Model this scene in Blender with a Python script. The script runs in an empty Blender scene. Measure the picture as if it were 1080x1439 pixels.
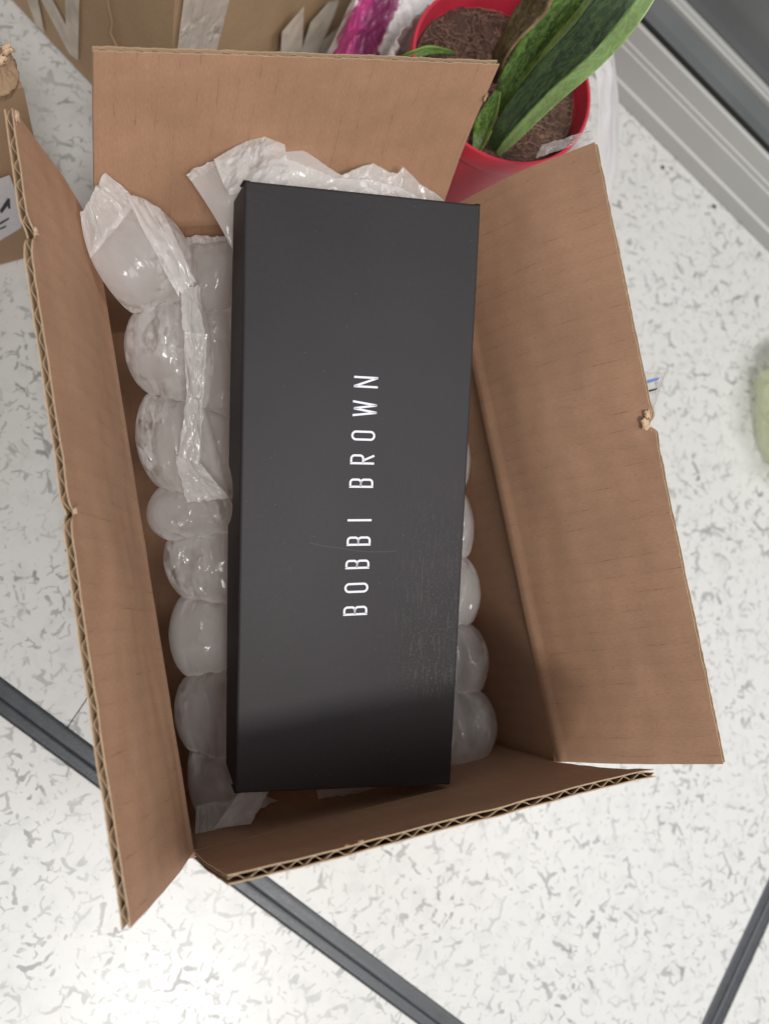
import bpy, bmesh, math, random
from mathutils import Vector, Matrix, noise
random.seed(7)
S = bpy.context.scene
COL = S.collection

# ---------------------------------------------------------------- camera
F = 1081.0; CX, CY = 540.0, 719.5; HC = 0.46
NAD = (200.0, 897.0)                       # where straight down lies in the picture
def camray(p): return Vector(((p[0]-CX)/F, -(p[1]-CY)/F, -1.0))
_z = -camray(NAD).normalized()
_y = Vector((0, 1, 0)); _y = (_y - _y.dot(_z)*_z).normalized()
_x = _y.cross(_z)
ROT = Matrix((_x, _y, _z))                 # world = ROT @ cam
CAM = Vector((0, 0, HC))
cam = bpy.data.objects.new('camera', bpy.data.cameras.new('camera'))
COL.objects.link(cam); S.camera = cam
cam.matrix_world = Matrix.Translation(CAM) @ ROT.to_4x4()
cam.data.sensor_fit = 'VERTICAL'; cam.data.sensor_height = 36.0
cam.data.lens = 36.0*F/1439.0
cam.data.clip_start = 0.01; cam.data.clip_end = 50
cam.data.dof.use_dof = True
cam.data.dof.focus_distance = 0.318
cam.data.dof.aperture_fstop = 8.0
def atz(px, z):
    r = ROT @ camray(px)
    return CAM + r*((z-HC)/r.z)
def onplane(px, P, n):
    r = ROT @ camray(px)
    return CAM + r*((P-CAM).dot(n)/r.dot(n))

# ---------------------------------------------------------------- light
w = bpy.data.worlds.new('World'); S.world = w; w.use_nodes = True
bg = w.node_tree.nodes['Background']
bg.inputs[0].default_value = (0.97, 0.98, 1.0, 1); bg.inputs[1].default_value = 0.50
def area(name, loc, target, size, power, col):
    l = bpy.data.lights.new(name, 'AREA'); l.shape = 'RECTANGLE'; l.size = size[0]; l.size_y = size[1]
    l.energy = power; l.color = col
    o = bpy.data.objects.new(name, l); COL.objects.link(o); o.location = loc
    o.rotation_euler = (Vector(target)-Vector(loc)).to_track_quat('-Z', 'Y').to_euler()
area('room_lamp', (0.06, -1.04, 2.05), (0.1, 0.05, 0.1), (0.5, 0.32), 29, (1.0, 0.975, 0.94))
area('ceiling_lamp', (1.15, -0.35, 1.9), (0.1, 0.1, 0.1), (1.0, 0.7), 17, (1.0, 0.975, 0.95))
S.view_settings.view_transform = 'Standard'; S.view_settings.look = 'None'
S.view_settings.exposure = 0.0; S.view_settings.gamma = 1.0
S.render.engine = 'CYCLES'
S.cycles.transparent_max_bounces = 24

# ---------------------------------------------------------------- node helpers
class NT:
    def __init__(s, name):
        s.m = bpy.data.materials.new(name); s.m.use_nodes = True
        s.t = s.m.node_tree; s.n = s.t.nodes; s.l = s.t.links
        s.b = s.n['Principled BSDF']; s.out = s.n['Material Output']
    def link(s, a, b): s.l.new(a, b)
    def node(s, typ, **kw):
        o = s.n.new(typ)
        for k, v in kw.items(): setattr(o, k, v)
        return o
    def coord(s, kind='Object', scale=(1,1,1), rot=(0,0,0)):
        tc = s.node('ShaderNodeTexCoord'); mp = s.node('ShaderNodeMapping')
        mp.inputs['Scale'].default_value = scale; mp.inputs['Rotation'].default_value = rot
        s.link(tc.outputs[kind], mp.inputs[0]); return mp.outputs[0]
    def geo(s, scale=(1,1,1)):
        g = s.node('ShaderNodeNewGeometry'); mp = s.node('ShaderNodeMapping')
        mp.inputs['Scale'].default_value = scale
        s.link(g.outputs['Position'], mp.inputs[0]); return mp.outputs[0]
    def noise(s, vec, scale, detail=3, rough=.55, dist=0):
        o = s.node('ShaderNodeTexNoise'); o.inputs['Scale'].default_value = scale
        o.inputs['Detail'].default_value = detail; o.inputs['Roughness'].default_value = rough
        o.inputs['Distortion'].default_value = dist
        s.link(vec, o.inputs['Vector']); return o.outputs['Fac']
    def ramp(s, fac, stops):
        o = s.node('ShaderNodeValToRGB'); e = o.color_ramp.elements
        while len(e) < len(stops): e.new(0.5)
        for i, (p, c) in enumerate(stops):
            e[i].position = p
            if not isinstance(c, (tuple, list)): c = (c, c, c)
            e[i].color = (*c, 1) if len(c) == 3 else c
        s.link(fac, o.inputs[0]); return o.outputs[0]
    def math(s, op, a, b=None, clamp=False):
        o = s.node('ShaderNodeMath', operation=op); o.use_clamp = clamp
        for i, v in enumerate((a, b)):
            if v is None: continue
            if isinstance(v, (int, float)): o.inputs[i].default_value = v
            else: s.link(v, o.inputs[i])
        return o.outputs[0]
    def mix(s, fac, a, b, blend='MIX'):
        o = s.node('ShaderNodeMix', data_type='RGBA', blend_type=blend)
        for i, v in ((0, fac), (6, a), (7, b)):
            if isinstance(v, (int, float)): o.inputs[i].default_value = v
            elif isinstance(v, (tuple, list)): o.inputs[i].default_value = (*v[:3], 1)
            else: s.link(v, o.inputs[i])
        return o.outputs[2]
    def bump(s, h, strength=.3, dist=.001, nrm=None):
        o = s.node('ShaderNodeBump'); o.inputs['Strength'].default_value = strength
        o.inputs['Distance'].default_value = dist
        s.link(h, o.inputs['Height'])
        if nrm is not None: s.link(nrm, o.inputs['Normal'])
        return o.outputs[0]
    def sep(s, vec):
        o = s.node('ShaderNodeSeparateXYZ'); s.link(vec, o.inputs[0]); return o.outputs
    def set(s, **kw):
        for k, v in kw.items():
            i = s.b.inputs[k.replace('_', ' ')]
            if isinstance(v, (int, float)): i.default_value = v
            elif isinstance(v, (tuple, list)): i.default_value = (*v[:3], 1)
            else: s.link(v, i)
        return s

def mat_cardboard(name, base, dashes=True):
    """kraft liner: u runs along the fold, v along the flutes (uv in metres)"""
    t = NT(name)
    uv = t.coord('UV')
    xyz = t.sep(uv)
    n1 = t.noise(uv, 28, 4)                                    # broad blotches
    n2 = t.noise(t.coord('UV', (1400, 420, 1)), 1, 3)          # fibres
    n3 = t.noise(t.coord('UV', (900, 40, 1)), 1, 2)            # machine direction streaks
    c = t.mix(t.ramp(n1, [(.3, 0), (.7, 1)]), tuple(x*.90 for x in base), tuple(x*1.10 for x in base))
    c = t.mix(t.math('MULTIPLY', t.ramp(n2, [(.3, 0), (.75, 1)]), .42), c, tuple(x*.62 for x in base))
    c = t.mix(t.math('MULTIPLY', t.ramp(n3, [(.35, 0), (.8, 1)]), .12), c, tuple(min(1, x*1.25) for x in base))
    # specks
    vo = t.node('ShaderNodeTexVoronoi'); vo.inputs['Scale'].default_value = 420
    t.link(uv, vo.inputs['Vector'])
    sp = t.ramp(vo.outputs['Distance'], [(.07, 1), (.13, 0)])
    sel = t.ramp(t.noise(uv, 210, 1), [(.57, 0), (.61, 1)])
    c = t.mix(t.math('MULTIPLY', t.math('MULTIPLY', sp, sel), .8), c, tuple(x*.35 for x in base))
    # soft banding of the flutes and the broken scored lines
    ph = t.math('MULTIPLY', xyz[0], 2*math.pi/.0078)
    wob = t.math('MULTIPLY', t.noise(uv, 60, 2), 1.2)
    sn = t.math('SINE', t.math('ADD', ph, wob))
    hgt = t.math('ADD', t.math('MULTIPLY', sn, .5), t.math('MULTIPLY', n2, .9))
    if dashes:
        ln = t.ramp(sn, [(0.972, 0), (.998, 1)])
        brk = t.ramp(t.noise(t.coord('UV', (260, 75, 1)), 1, 2), [(.50, 0), (.66, 1)])
        fz = t.ramp(t.noise(t.coord('UV', (2600, 500, 1)), 1, 2), [(.4, .2), (.6, 1)])
        d = t.math('MULTIPLY', t.math('MULTIPLY', ln, brk), fz)
        c = t.mix(t.math('MULTIPLY', d, .62), c, tuple(x*.35 for x in base))
        c = t.mix(t.math('MULTIPLY', t.math('ADD', t.math('MULTIPLY', sn, .5), .5), .07), c, tuple(x*.6 for x in base))
        hgt = t.math('SUBTRACT', hgt, t.math('MULTIPLY', d, 2.0))
    t.set(Base_Color=c, Roughness=.72, Specular_IOR_Level=.35, Normal=t.bump(hgt, .35, .00012))
    return t.m

M = {}
KR = (.385, .220, .134)
M['kraft'] = mat_cardboard('kraft_inner_liner', KR)
M['kraft_out'] = mat_cardboard('kraft_outer_liner', (.40, .27, .165), False)
M['kraft_khaki'] = mat_cardboard('khaki_carton_board', (.43, .295, .175), False)
M['kraft_brown'] = mat_cardboard('brown_carton_board', (.33, .215, .13), False)
t = NT('paper_core'); n = t.noise(t.geo(), 900, 3)
M['core'] = t.set(Base_Color=t.mix(n, (.36, .25, .15), (.56, .42, .28)), Roughness=.85, Normal=t.bump(n, .3, .0002)).m
t = NT('shaded_flute_medium'); n = t.noise(t.geo(), 900, 3)
M['medium'] = t.set(Base_Color=t.mix(n, (.15, .095, .055), (.22, .14, .085)), Roughness=.9).m  # shade of the hollow flutes put into the colour, darker than cut edges
t = NT('torn_paper'); n = t.noise(t.geo(), 700, 4)
M['torn'] = t.set(Base_Color=t.mix(n, (.42, .27, .16), (.66, .48, .33)), Roughness=.9, Normal=t.bump(n, .6, .0004)).m

def mat_lid():
    t = NT('black_card_lid'); uv = t.coord('UV')       # metres: u across (0..w), v along
    f = t.noise(uv, 2600, 3, .7); g = t.noise(uv, 520, 4, .7); b = t.noise(uv, 25, 3)
    c = t.mix(f, (.0175, .0150, .0172), (.032, .0280, .0315))
    c = t.mix(t.math('MULTIPLY', t.ramp(g, [(.45, 0), (.75, 1)]), .35), c, (.042, .037, .039))
    c = t.mix(t.math('MULTIPLY', t.ramp(b, [(.4, 0), (.7, 1)]), .25), c, (.013, .0115, .0125))
    vo = t.node('ShaderNodeTexVoronoi'); vo.inputs['Scale'].default_value = 420; t.link(uv, vo.inputs['Vector'])
    ds = t.math('MULTIPLY', t.ramp(vo.outputs['Distance'], [(.05, 1), (.11, 0)]), t.ramp(t.noise(uv, 260, 1), [(.60, 0), (.66, 1)]))
    c = t.mix(t.math('MULTIPLY', ds, .35), c, (.24, .22, .20))
    x = t.sep(uv)
    # scuffed zone near the long right edge, towards the near end
    zu = t.ramp(x[0], [(.060, 0), (.078, 1), (.0905, .9)])
    zv = t.ramp(x[1], [(.035, 0), (.045, 1), (.10, .6), (.14, 0)])
    st = t.ramp(t.noise(t.coord('UV', (1500, 90, 1)), 1, 3, .7), [(.55, 0), (.72, 1)])
    st2 = t.ramp(t.noise(uv, 900, 3, .7), [(.55, 0), (.68, 1)])
    m = t.math('MULTIPLY', t.math('MULTIPLY', zu, zv), t.math('MAXIMUM', st, t.math('MULTIPLY', st2, .7)))
    c = t.mix(t.math('MULTIPLY', m, .30), c, (.24, .225, .22))
    # thin arc scratch
    dx = t.math('SUBTRACT', x[0], .052); dy = t.math('SUBTRACT', x[1], .185)
    r = t.math('SQRT', t.math('ADD', t.math('MULTIPLY', dx, dx), t.math('MULTIPLY', dy, dy)))
    arc = t.math('SUBTRACT', 1.0, t.math('MULTIPLY', t.math('ABSOLUTE', t.math('SUBTRACT', r, .0862)), 3600.0), True)
    lim = t.math('MULTIPLY', t.math('GREATER_THAN', x[0], .028), t.math('LESS_THAN', x[0], .066))
    lim = t.math('MULTIPLY', lim, t.math('LESS_THAN', x[1], .15))
    c = t.mix(t.math('MULTIPLY', t.math('MULTIPLY', arc, lim), .14), c, (.25, .23, .22))
    t.set(Base_Color=c, Roughness=t.math('ADD', t.math('MULTIPLY', g, .16), .50), Specular_IOR_Level=.32,
          Normal=t.bump(t.math('ADD', f, g), .25, .00006))
    return t.m
M['lid'] = mat_lid()
t = NT('black_card_side'); f = t.noise(t.geo(), 1500, 3)
M['lidside'] = t.set(Base_Color=t.mix(f, (.008, .007, .008), (.015, .014, .015)), Specular_IOR_Level=.2, Roughness=.55, Normal=t.bump(f, .2, .00006)).m
t = NT('white_foil_print')
n = t.noise(t.geo(), 1500, 2)
M['print'] = t.set(Base_Color=t.mix(n, (.60, .61, .67), (.74, .75, .80)), Roughness=.4).m

def mat_floor():
    t = NT('flecked_vinyl')
    p = t.geo()
    # warp
    nz = t.node('ShaderNodeTexNoise'); nz.inputs['Scale'].default_value = 55; nz.inputs['Detail'].default_value = 3
    t.link(p, nz.inputs['Vector'])
    vm = t.node('ShaderNodeVectorMath', operation='MULTIPLY_ADD')
    t.link(nz.outputs['Color'], vm.inputs[0]); vm.inputs[1].default_value = (.014, .014, 0); t.link(p, vm.inputs[2])
    def flecks(scale, wd, lo, mscale, seed):
        mp = t.node('ShaderNodeMapping'); mp.inputs['Location'].default_value = (seed, seed*.7, 0)
        t.link(vm.outputs[0], mp.inputs[0])
        v = t.node('ShaderNodeTexVoronoi', feature='DISTANCE_TO_EDGE', voronoi_dimensions='2D'); v.inputs['Scale'].default_value = scale
        t.link(mp.outputs[0], v.inputs['Vector'])
        mk = t.noise(mp.outputs[0], mscale, 2)
        th = t.ramp(mk, [(lo, 0), (lo+.10, 1)])
        wdn = t.math('MULTIPLY', th, wd)
        d = t.math('SUBTRACT', wdn, v.outputs['Distance'])
        return t.math('MULTIPLY', t.ramp(d, [(0, 0), (.035, 1)]), th)
    a = flecks(88, .115, .495, 104, 3.1)
    b = flecks(165, .12, .49, 140, 7.7)
    cl = t.ramp(t.noise(p, 22, 2), [(.35, .45), (.6, 1)])
    m = t.math('MULTIPLY', t.math('MAXIMUM', a, t.math('MULTIPLY', b, .75)), cl)
    soft = t.ramp(t.noise(vm.outputs[0], 75, 4, .6), [(.50, 0), (.72, 1)])
    big = t.noise(p, 6, 3)
    c = t.mix(big, (.60, .602, .585), (.66, .66, .645))
    c = t.mix(t.math('MULTIPLY', soft, .36), c, (.44, .455, .445))
    var = t.ramp(t.noise(p, 40, 2), [(.35, .50), (.65, .88)])
    c = t.mix(t.math('MULTIPLY', m, var), c, (.20, .205, .20))
    t.set(Base_Color=c, Roughness=.34, Specular_IOR_Level=.4, Normal=t.bump(t.noise(p, 300, 2), .04, .0003))
    return t.m
M['floor'] = mat_floor()
t = NT('black_inlay'); n = t.noise(t.geo(), 160, 5, .65); sc = t.noise(t.geo((1, 1, 1)), 900, 2)
M['inlay'] = t.set(Base_Color=t.mix(n, (.022, .026, .032), (.060, .068, .078)), Roughness=t.math('ADD', t.math('MULTIPLY', n, .3), .25),
                   Normal=t.bump(t.math('ADD', n, sc), .25, .0003)).m
t = NT('dark_joint'); M['joint'] = t.set(Base_Color=(.16, .16, .15), Roughness=.8).m

def mat_film(name, tint=(.90, .89, .885), alpha=.62, rough=.2, tl=.5, crink=1.0, lo=.50):
    t = NT(name)
    p = t.geo()
    def facets(scale, sx, seed):
        mp = t.node('ShaderNodeMapping'); mp.inputs['Scale'].default_value = (1, sx, 1); mp.inputs['Location'].default_value = (seed, seed, seed)
        mp.inputs['Rotation'].default_value = (0, 0, seed)
        t.link(p, mp.inputs[0])
        nz = t.node('ShaderNodeTexNoise'); nz.inputs['Scale'].default_value = scale*.6; t.link(mp.outputs[0], nz.inputs['Vector'])
        w_ = t.node('ShaderNodeVectorMath', operation='MULTIPLY_ADD'); t.link(nz.outputs['Color'], w_.inputs[0])
        w_.inputs[1].default_value = (.9/scale,)*3; t.link(mp.outputs[0], w_.inputs[2])
        v = t.node('ShaderNodeTexVoronoi'); v.inputs['Scale'].default_value = scale; t.link(w_.outputs[0], v.inputs['Vector'])
        a = t.node('ShaderNodeVectorMath', operation='SUBTRACT'); t.link(w_.outputs[0], a.inputs[0]); t.link(v.outputs['Position'], a.inputs[1])
        b = t.node('ShaderNodeVectorMath', operation='SUBTRACT'); t.link(v.outputs['Color'], b.inputs[0]); b.inputs[1].default_value = (.5, .5, .5)
        d = t.node('ShaderNodeVectorMath', operation='DOT_PRODUCT'); t.link(a.outputs[0], d.inputs[0]); t.link(b.outputs[0], d.inputs[1])
        return d.outputs['Value']
    msk = t.ramp(t.noise(t.geo((1, .8, 1)), 48, 2), [(lo, 0), (lo+.16, 1)])
    h = t.math('ADD', t.math('MULTIPLY', facets(190, .45, .3), 1.0), t.math('MULTIPLY', facets(420, .6, 1.3), .8))
    h = t.math('MULTIPLY', t.math('MULTIPLY', h, msk), crink)
    h = t.math('ADD', h, t.math('MULTIPLY', t.noise(p, 90, 2), .0009))
    bm = t.bump(h, 1.0, 1.0)
    t.set(Base_Color=tint, Roughness=rough, Specular_IOR_Level=.8, Normal=bm, Coat_Weight=.3, Coat_Roughness=.08)
    t.link(bm, t.b.inputs['Coat Normal'])
    tr = t.node('ShaderNodeBsdfTranslucent'); tr.inputs[0].default_value = (*tint, 1)
    m1 = t.node('ShaderNodeMixShader'); m1.inputs[0].default_value = tl
    t.link(t.b.outputs[0], m1.inputs[1]); t.link(tr.outputs[0], m1.inputs[2])
    tp = t.node('ShaderNodeBsdfTransparent'); tp.inputs[0].default_value = (.97, .97, .97, 1)
    lw = t.node('ShaderNodeLayerWeight'); lw.inputs[0].default_value = .3
    al = t.math('ADD', t.math('MULTIPLY', lw.outputs['Facing'], .35), alpha, True)
    al = t.math('ADD', al, t.math('MULTIPLY', msk, .18), True)
    m2 = t.node('ShaderNodeMixShader'); t.link(al, m2.inputs[0])
    t.link(tp.outputs[0], m2.inputs[1]); t.link(m1.outputs[0], m2.inputs[2])
    t.link(m2.outputs[0], t.out.inputs[0])
    return t.m
M['film'] = mat_film('air_cushion_film', (.98, .96, .945), .46, .17, .55, 1.25, .50)
M['film_thin'] = mat_film('flat_cushion_film', (.97, .955, .94), .40, .2, .5, .8, .50)
M['carton_tape'] = mat_film('carton_tape', (.82, .75, .67), .50, .2, .2, .35, .5)
M['tape'] = mat_film('clear_tape', (.62, .56, .55), .04, .10, .3, 1.0, .4)
M['bagwhite'] = mat_film('white_bag_film', (.90, .89, .89), .92, .32, .35, .6, .58)
M['green'] = mat_film('green_film', (.80, .84, .63), .42, .2, .6, .25, .5)

def mat_printbag():
    t = NT('printed_bag_film'); uv = t.coord('UV'); x = t.sep(uv)
    nz = t.noise(uv, 7, 2)
    e = t.math('ADD', x[0], t.math('MULTIPLY', t.math('SUBTRACT', nz, .5), .35))
    a = t.math('MULTIPLY', t.ramp(e, [(.44, 1), (.48, 0)]), t.ramp(e, [(.03, 0), (.06, 1)]))
    m = a
    c = t.mix(m, (.72, .70, .71), (.47, .05, .22))
    c = t.mix(t.math('MULTIPLY', m, t.ramp(t.math('ADD', x[0], t.math('MULTIPLY', nz, .3)), [(.34, 0), (.42, 1)])), c, (.20, .03, .11))
    t.set(Base_Color=c, Roughness=.3, Specular_IOR_Level=.6, Normal=t.bump(t.noise(uv, 12, 4, .6, 1), .5, .003))
    return t.m
M['printbag'] = mat_printbag()
t = NT('red_pot_plastic'); n = t.noise(t.geo(), 60, 3)
M['red'] = t.set(Base_Color=t.mix(n, (.46, .022, .045), (.56, .035, .062)), Roughness=.36, Subsurface_Weight=.0).m
t = NT('potting_soil'); n = t.noise(t.geo(), 260, 6, .7); g = t.noise(t.geo(), 60, 3)
M['soil'] = t.set(Base_Color=t.mix(t.math('MULTIPLY', n, g), (.022, .011, .008), (.30, .16, .11)), Roughness=.95, Normal=t.bump(n, 1, .003)).m
t = NT('coir_fibre'); n = t.noise(t.geo(), 160, 3)
M['fibre'] = t.set(Base_Color=t.mix(n, (.14, .065, .045), (.46, .28, .20)), Roughness=.8).m

def mat_leaf(name, dark, light, margin, mw):
    t = NT(name); uv = t.coord('UV'); x = t.sep(uv)
    st = t.noise(t.coord('UV', (9, 7, 1)), 1, 4, .62, 1.6)
    ban = t.noise(t.coord('UV', (5, 15, 1)), 1, 5, .7, 2.0)
    c = t.mix(t.ramp(st, [(.42, 0), (.62, 1)]), dark, light)
    c = t.mix(t.math('MULTIPLY', t.ramp(ban, [(.48, 0), (.60, 1)]), .7), c, tuple(v*1.5 for v in light))
    if margin:
        wv = t.math('ADD', x[0], t.math('MULTIPLY', t.math('SUBTRACT', st, .5), .10))
        mm = t.ramp(wv, [(1-mw-.03, 0), (1-mw+.03, 1)])
        mc = t.mix(t.ramp(ban, [(.4, 0), (.62, 1)]), margin, tuple(v*1.45 for v in margin))
        c = t.mix(mm, c, mc)
    vv = t.math('SINE', t.math('MULTIPLY', x[0], 170))
    t.set(Base_Color=c, Roughness=.38, Specular_IOR_Level=.5, Normal=t.bump(t.math('ADD', t.math('MULTIPLY', vv, .25), st), .3, .0008))
    return t.m
M['leafA'] = mat_leaf('leaf_light_margin', (.010, .020, .008), (.030, .058, .016), (.22, .33, .12), .34)
M['leafB'] = mat_leaf('leaf_mottled', (.022, .06, .012), (.12, .21, .035), (.20, .28, .07), .2)
M['leafC'] = mat_leaf('leaf_withered', (.040, .030, .015), (.10, .075, .035), (.25, .19, .10), .10)
t = NT('silver_aluminium'); n = t.noise(t.geo((1, 1, 1)), 14, 3)
M['alu'] = t.set(Base_Color=t.mix(n, (.40, .40, .385), (.47, .47, .455)), Metallic=.15, Roughness=.55).m
t = NT('grey_glazing_surface'); n = t.noise(t.geo(), 9, 2)
M['sill'] = t.set(Base_Color=t.mix(n, (.12, .13, .135), (.24, .25, .25)), Metallic=.2, Roughness=.22).m
t = NT('black_gasket'); M['gasket'] = t.set(Base_Color=(.006, .007, .006), Roughness=.7).m
t = NT('faded_white_print'); n = t.noise(t.geo(), 90, 4)
M['fadeprint'] = t.set(Base_Color=t.mix(t.ramp(n, [(.35, 0), (.6, 1)]), (.50, .43, .35), (.66, .59, .50)), Roughness=.7).m
t = NT('label_paper'); n = t.noise(t.geo(), 200, 3)
M['label'] = t.set(Base_Color=t.mix(n, (.50, .49, .50), (.60, .59, .60)), Roughness=.45).m
t = NT('black_ink'); M['ink'] = t.set(Base_Color=(.03, .03, .035), Roughness=.6).m
t = NT('blue_ink'); M['blue'] = t.set(Base_Color=(.12, .20, .42), Roughness=.4).m
t = NT('crumb_dark'); M['crumb'] = t.set(Base_Color=(.12, .11, .09), Roughness=.9).m
t = NT('crumb_pale'); M['crumbp'] = t.set(Base_Color=(.62, .52, .44), Roughness=.9).m

# ---------------------------------------------------------------- object helpers
def link(name, me, m, parent=None, smooth=True):
    o = bpy.data.objects.new(name, me); COL.objects.link(o)
    if m is not None:
        for x in (m if isinstance(m, (list, tuple)) else [m]): me.materials.append(x)
    if smooth:
        me.shade_smooth()
    if parent is not None:
        o.parent = parent
    return o
def thing(name, label, cat, loc, group=None):
    o = bpy.data.objects.new(name, None); COL.objects.link(o); o.location = loc; o.empty_display_size = .02
    o['label'] = label; o['category'] = cat
    if group: o['group'] = group
    bpy.context.view_layer.update()
    return o
def localise(verts, parent):
    if parent is None: return verts
    off = Vector((0, 0, 0)); p = parent
    while p is not None:
        off += p.location; p = p.parent
    return [v-off for v in verts]
def mesh(name, verts, faces, m, parent=None, smooth=True, uvs=None, mids=None):
    me = bpy.data.meshes.new(name)
    me.from_pydata([tuple(v) for v in localise([Vector(v) for v in verts], parent)], [], faces)
    if uvs is not None:
        ul = me.uv_layers.new(name='UVMap')
        for lp in me.loops: ul.data[lp.index].uv = uvs[lp.vertex_index]
    o = link(name, me, m, parent, smooth)
    if mids: 
        for i, k in enumerate(mids): me.polygons[i].material_index = k
    bm = bmesh.new(); bm.from_mesh(me); bmesh.ops.recalc_face_normals(bm, faces=bm.faces); bm.to_mesh(me); bm.free()
    return o
def sharp(o, deg=40):
    me = o.data
    bm = bmesh.new(); bm.from_mesh(me)
    for e in bm.edges:
        if len(e.link_faces) == 2 and e.calc_face_angle(0) > math.radians(deg): e.smooth = False
    bm.to_mesh(me); bm.free(); return o

class Acc:
    def __init__(s): s.v = []; s.f = []; s.uv = []; s.cut = []
    def grid(s, fn, nu, nv, uvf=None, flip=False):
        b = len(s.v)
        for j in range(nv+1):
            for i in range(nu+1):
                s.v.append(Vector(fn(i/nu, j/nv))); s.uv.append(uvf(i/nu, j/nv) if uvf else (i/nu, j/nv))
        for j in range(nv):
            for i in range(nu):
                a = b+j*(nu+1)+i; q = (a, a+1, a+nu+2, a+nu+1)
                s.f.append(q[::-1] if flip else q)
        return b
    def slab(s, fa, fb, nu, nv, uvf=None):
        """closed sheet between two surfaces"""
        a = s.grid(fa, nu, nv, uvf); b = s.grid(fb, nu, nv, uvf, True); n = nu+1
        for i in range(nu):
            s.f.append((a+i+1, a+i, b+i, b+i+1))
            k = nv*n; s.cut.append(len(s.f)); s.f.append((a+k+i, a+k+i+1, b+k+i+1, b+k+i))
        for j in range(nv):
            s.f.append((a+j*n, a+(j+1)*n, b+(j+1)*n, b+j*n))
            s.f.append((a+(j+1)*n+nu, a+j*n+nu, b+j*n+nu, b+(j+1)*n+nu))
    def tube(s, pts, r, k=5):
        b = len(s.v)
        for i, p in enumerate(pts):
            d = (pts[min(i+1, len(pts)-1)]-pts[max(i-1, 0)]).normalized()
            u = d.orthogonal().normalized(); w_ = d.cross(u)
            for j in range(k):
                a = 2*math.pi*j/k; s.v.append(p+(u*math.cos(a)+w_*math.sin(a))*r); s.uv.append((0, 0))
        for i in range(len(pts)-1):
            for j in range(k):
                s.f.append((b+i*k+j, b+i*k+(j+1) % k, b+(i+1)*k+(j+1) % k, b+(i+1)*k+j))
    def build(s, name, m, parent=None, smooth=True, cut=None):
        if cut is None: return mesh(name, s.v, s.f, m, parent, smooth, s.uv)
        st = set(s.cut)
        return mesh(name, s.v, s.f, [m, cut], parent, smooth, s.uv, [1 if i in st else 0 for i in range(len(s.f))])
def prism(pts, n, h):
    """flat polygon pts extruded by h along n"""
    k = len(pts); v = [Vector(p) for p in pts]+[Vector(p)+n*h for p in pts]
    f = [tuple(range(k))[::-1], tuple(range(k, 2*k))]+[(i, (i+1) % k, k+(i+1) % k, k+i) for i in range(k)]
    return v, f
def N3(x, y=0., z=0.): return noise.noise(Vector((x, y, z)))

# ================================================================ FLOOR
e1 = (atz((620, 1439), 0)-atz((0, 977), 0)).normalized(); g1 = Vector((-e1.y, e1.x, 0))
if g1.y < 0: g1 = -g1
p1 = atz((0, 977), 0)
q1, q2 = atz((1080, 1265), 0), atz((1000, 1439), 0); e2 = (q1-q2).normalized()
r1 = atz((95, 1018), 0); e3 = atz((709, 104), .125)-r1; e3.z = 0; e3.normalize()
def isect(p, d, q, e):
    c = d.x*e.y-d.y*e.x; s_ = ((q.x-p.x)*e.y-(q.y-p.y)*e.x)/c; return p+d*s_
X12 = isect(p1, e1, q1, e2); X13 = isect(p1, e1, r1, e3)
HWS = .0074
floor = thing('floor', '', '', (0, 0, 0)); del floor['label']; del floor['category']; floor['kind'] = 'structure'
sub = mesh('subfloor', [(-6, -6, -.02), (6, -6, -.02), (6, 6, -.02), (-6, 6, -.02)], [(0, 1, 2, 3)], M['joint'], floor)
def tile_poly(pts):
    pts = [Vector((p.x, p.y, -.012)) for p in pts]
    if (pts[1]-pts[0]).cross(pts[2]-pts[1]).z < 0: pts = pts[::-1]
    v, f = prism(pts, Vector((0, 0, 1)), .012)
    o = mesh('floor_tile', v, f, M['floor'], floor, False)
    md = o.modifiers.new('bevel', 'BEVEL'); md.width = .0004; md.segments = 2
def tile(c, da, db):
    """floor tile from corner c spanning vectors da, db; top at z=0"""
    pts = [c, c+da, c+da+db, c+db]
    pts = [Vector((p.x, p.y, -.012)) for p in pts]
    if (pts[1]-pts[0]).cross(pts[2]-pts[1]).z < 0: pts = pts[::-1]
    v, f = prism(pts, Vector((0, 0, 1)), .012)
    o = mesh('floor_tile', v, f, M['floor'], floor, False)
    md = o.modifiers.new('bevel', 'BEVEL'); md.width = .0006; md.segments = 2
o2 = Vector((-e2.y, e2.x, 0))
if o2.dot(e1) < 0: o2 = -o2                                     # across strip 2, to the right
g = .00022
ga = X13+g1*HWS; gb_ = isect(ga, e1, X12-o2*HWS, e2)
tile_poly([ga+e1*g, gb_, gb_+e2*3, ga+e1*g+e3*3])
tile_poly([ga-e1*g, ga-e1*g+e3*3, ga-e1*3+e3*3, ga-e1*3])
tile(X12+g1*HWS+o2*HWS, e2*3, e1*3)
tile(X12-g1*HWS-o2*HWS, -e2*3, -e1*4)
tile(X12-g1*HWS+o2*HWS, -e2*3, e1*3)
def strip(p, d, c, L0, L1, width, lanes):
    for (a, b) in lanes:
        acc = Acc()
        def fn(u, v): 
            s_ = L0+(L1-L0)*v; x = a+(b-a)*u
            z = -.0008+.0005*min(1, math.sin(math.pi*u)*2.5)+.00012*N3(s_*60, x*300)
            return p+d*s_+c*x+Vector((0, 0, z))
        acc.grid(fn, 8, 260)
        acc.build('inlay_strip', M['inlay'], floor)
strip(X12, -e1, g1, -2, 3, HWS, [(-HWS+.0002, -.0012), (-.0009, HWS-.0002)])
strip(X12+e2*HWS, e2, o2, 0, 3, HWS, [(-HWS+.0002, -.0004), (-.0001, HWS-.0002)])
strip(X12-e2*HWS, -e2, o2, 0, 3, HWS, [(-HWS+.0002, -.0004), (-.0001, HWS-.0002)])

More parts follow.
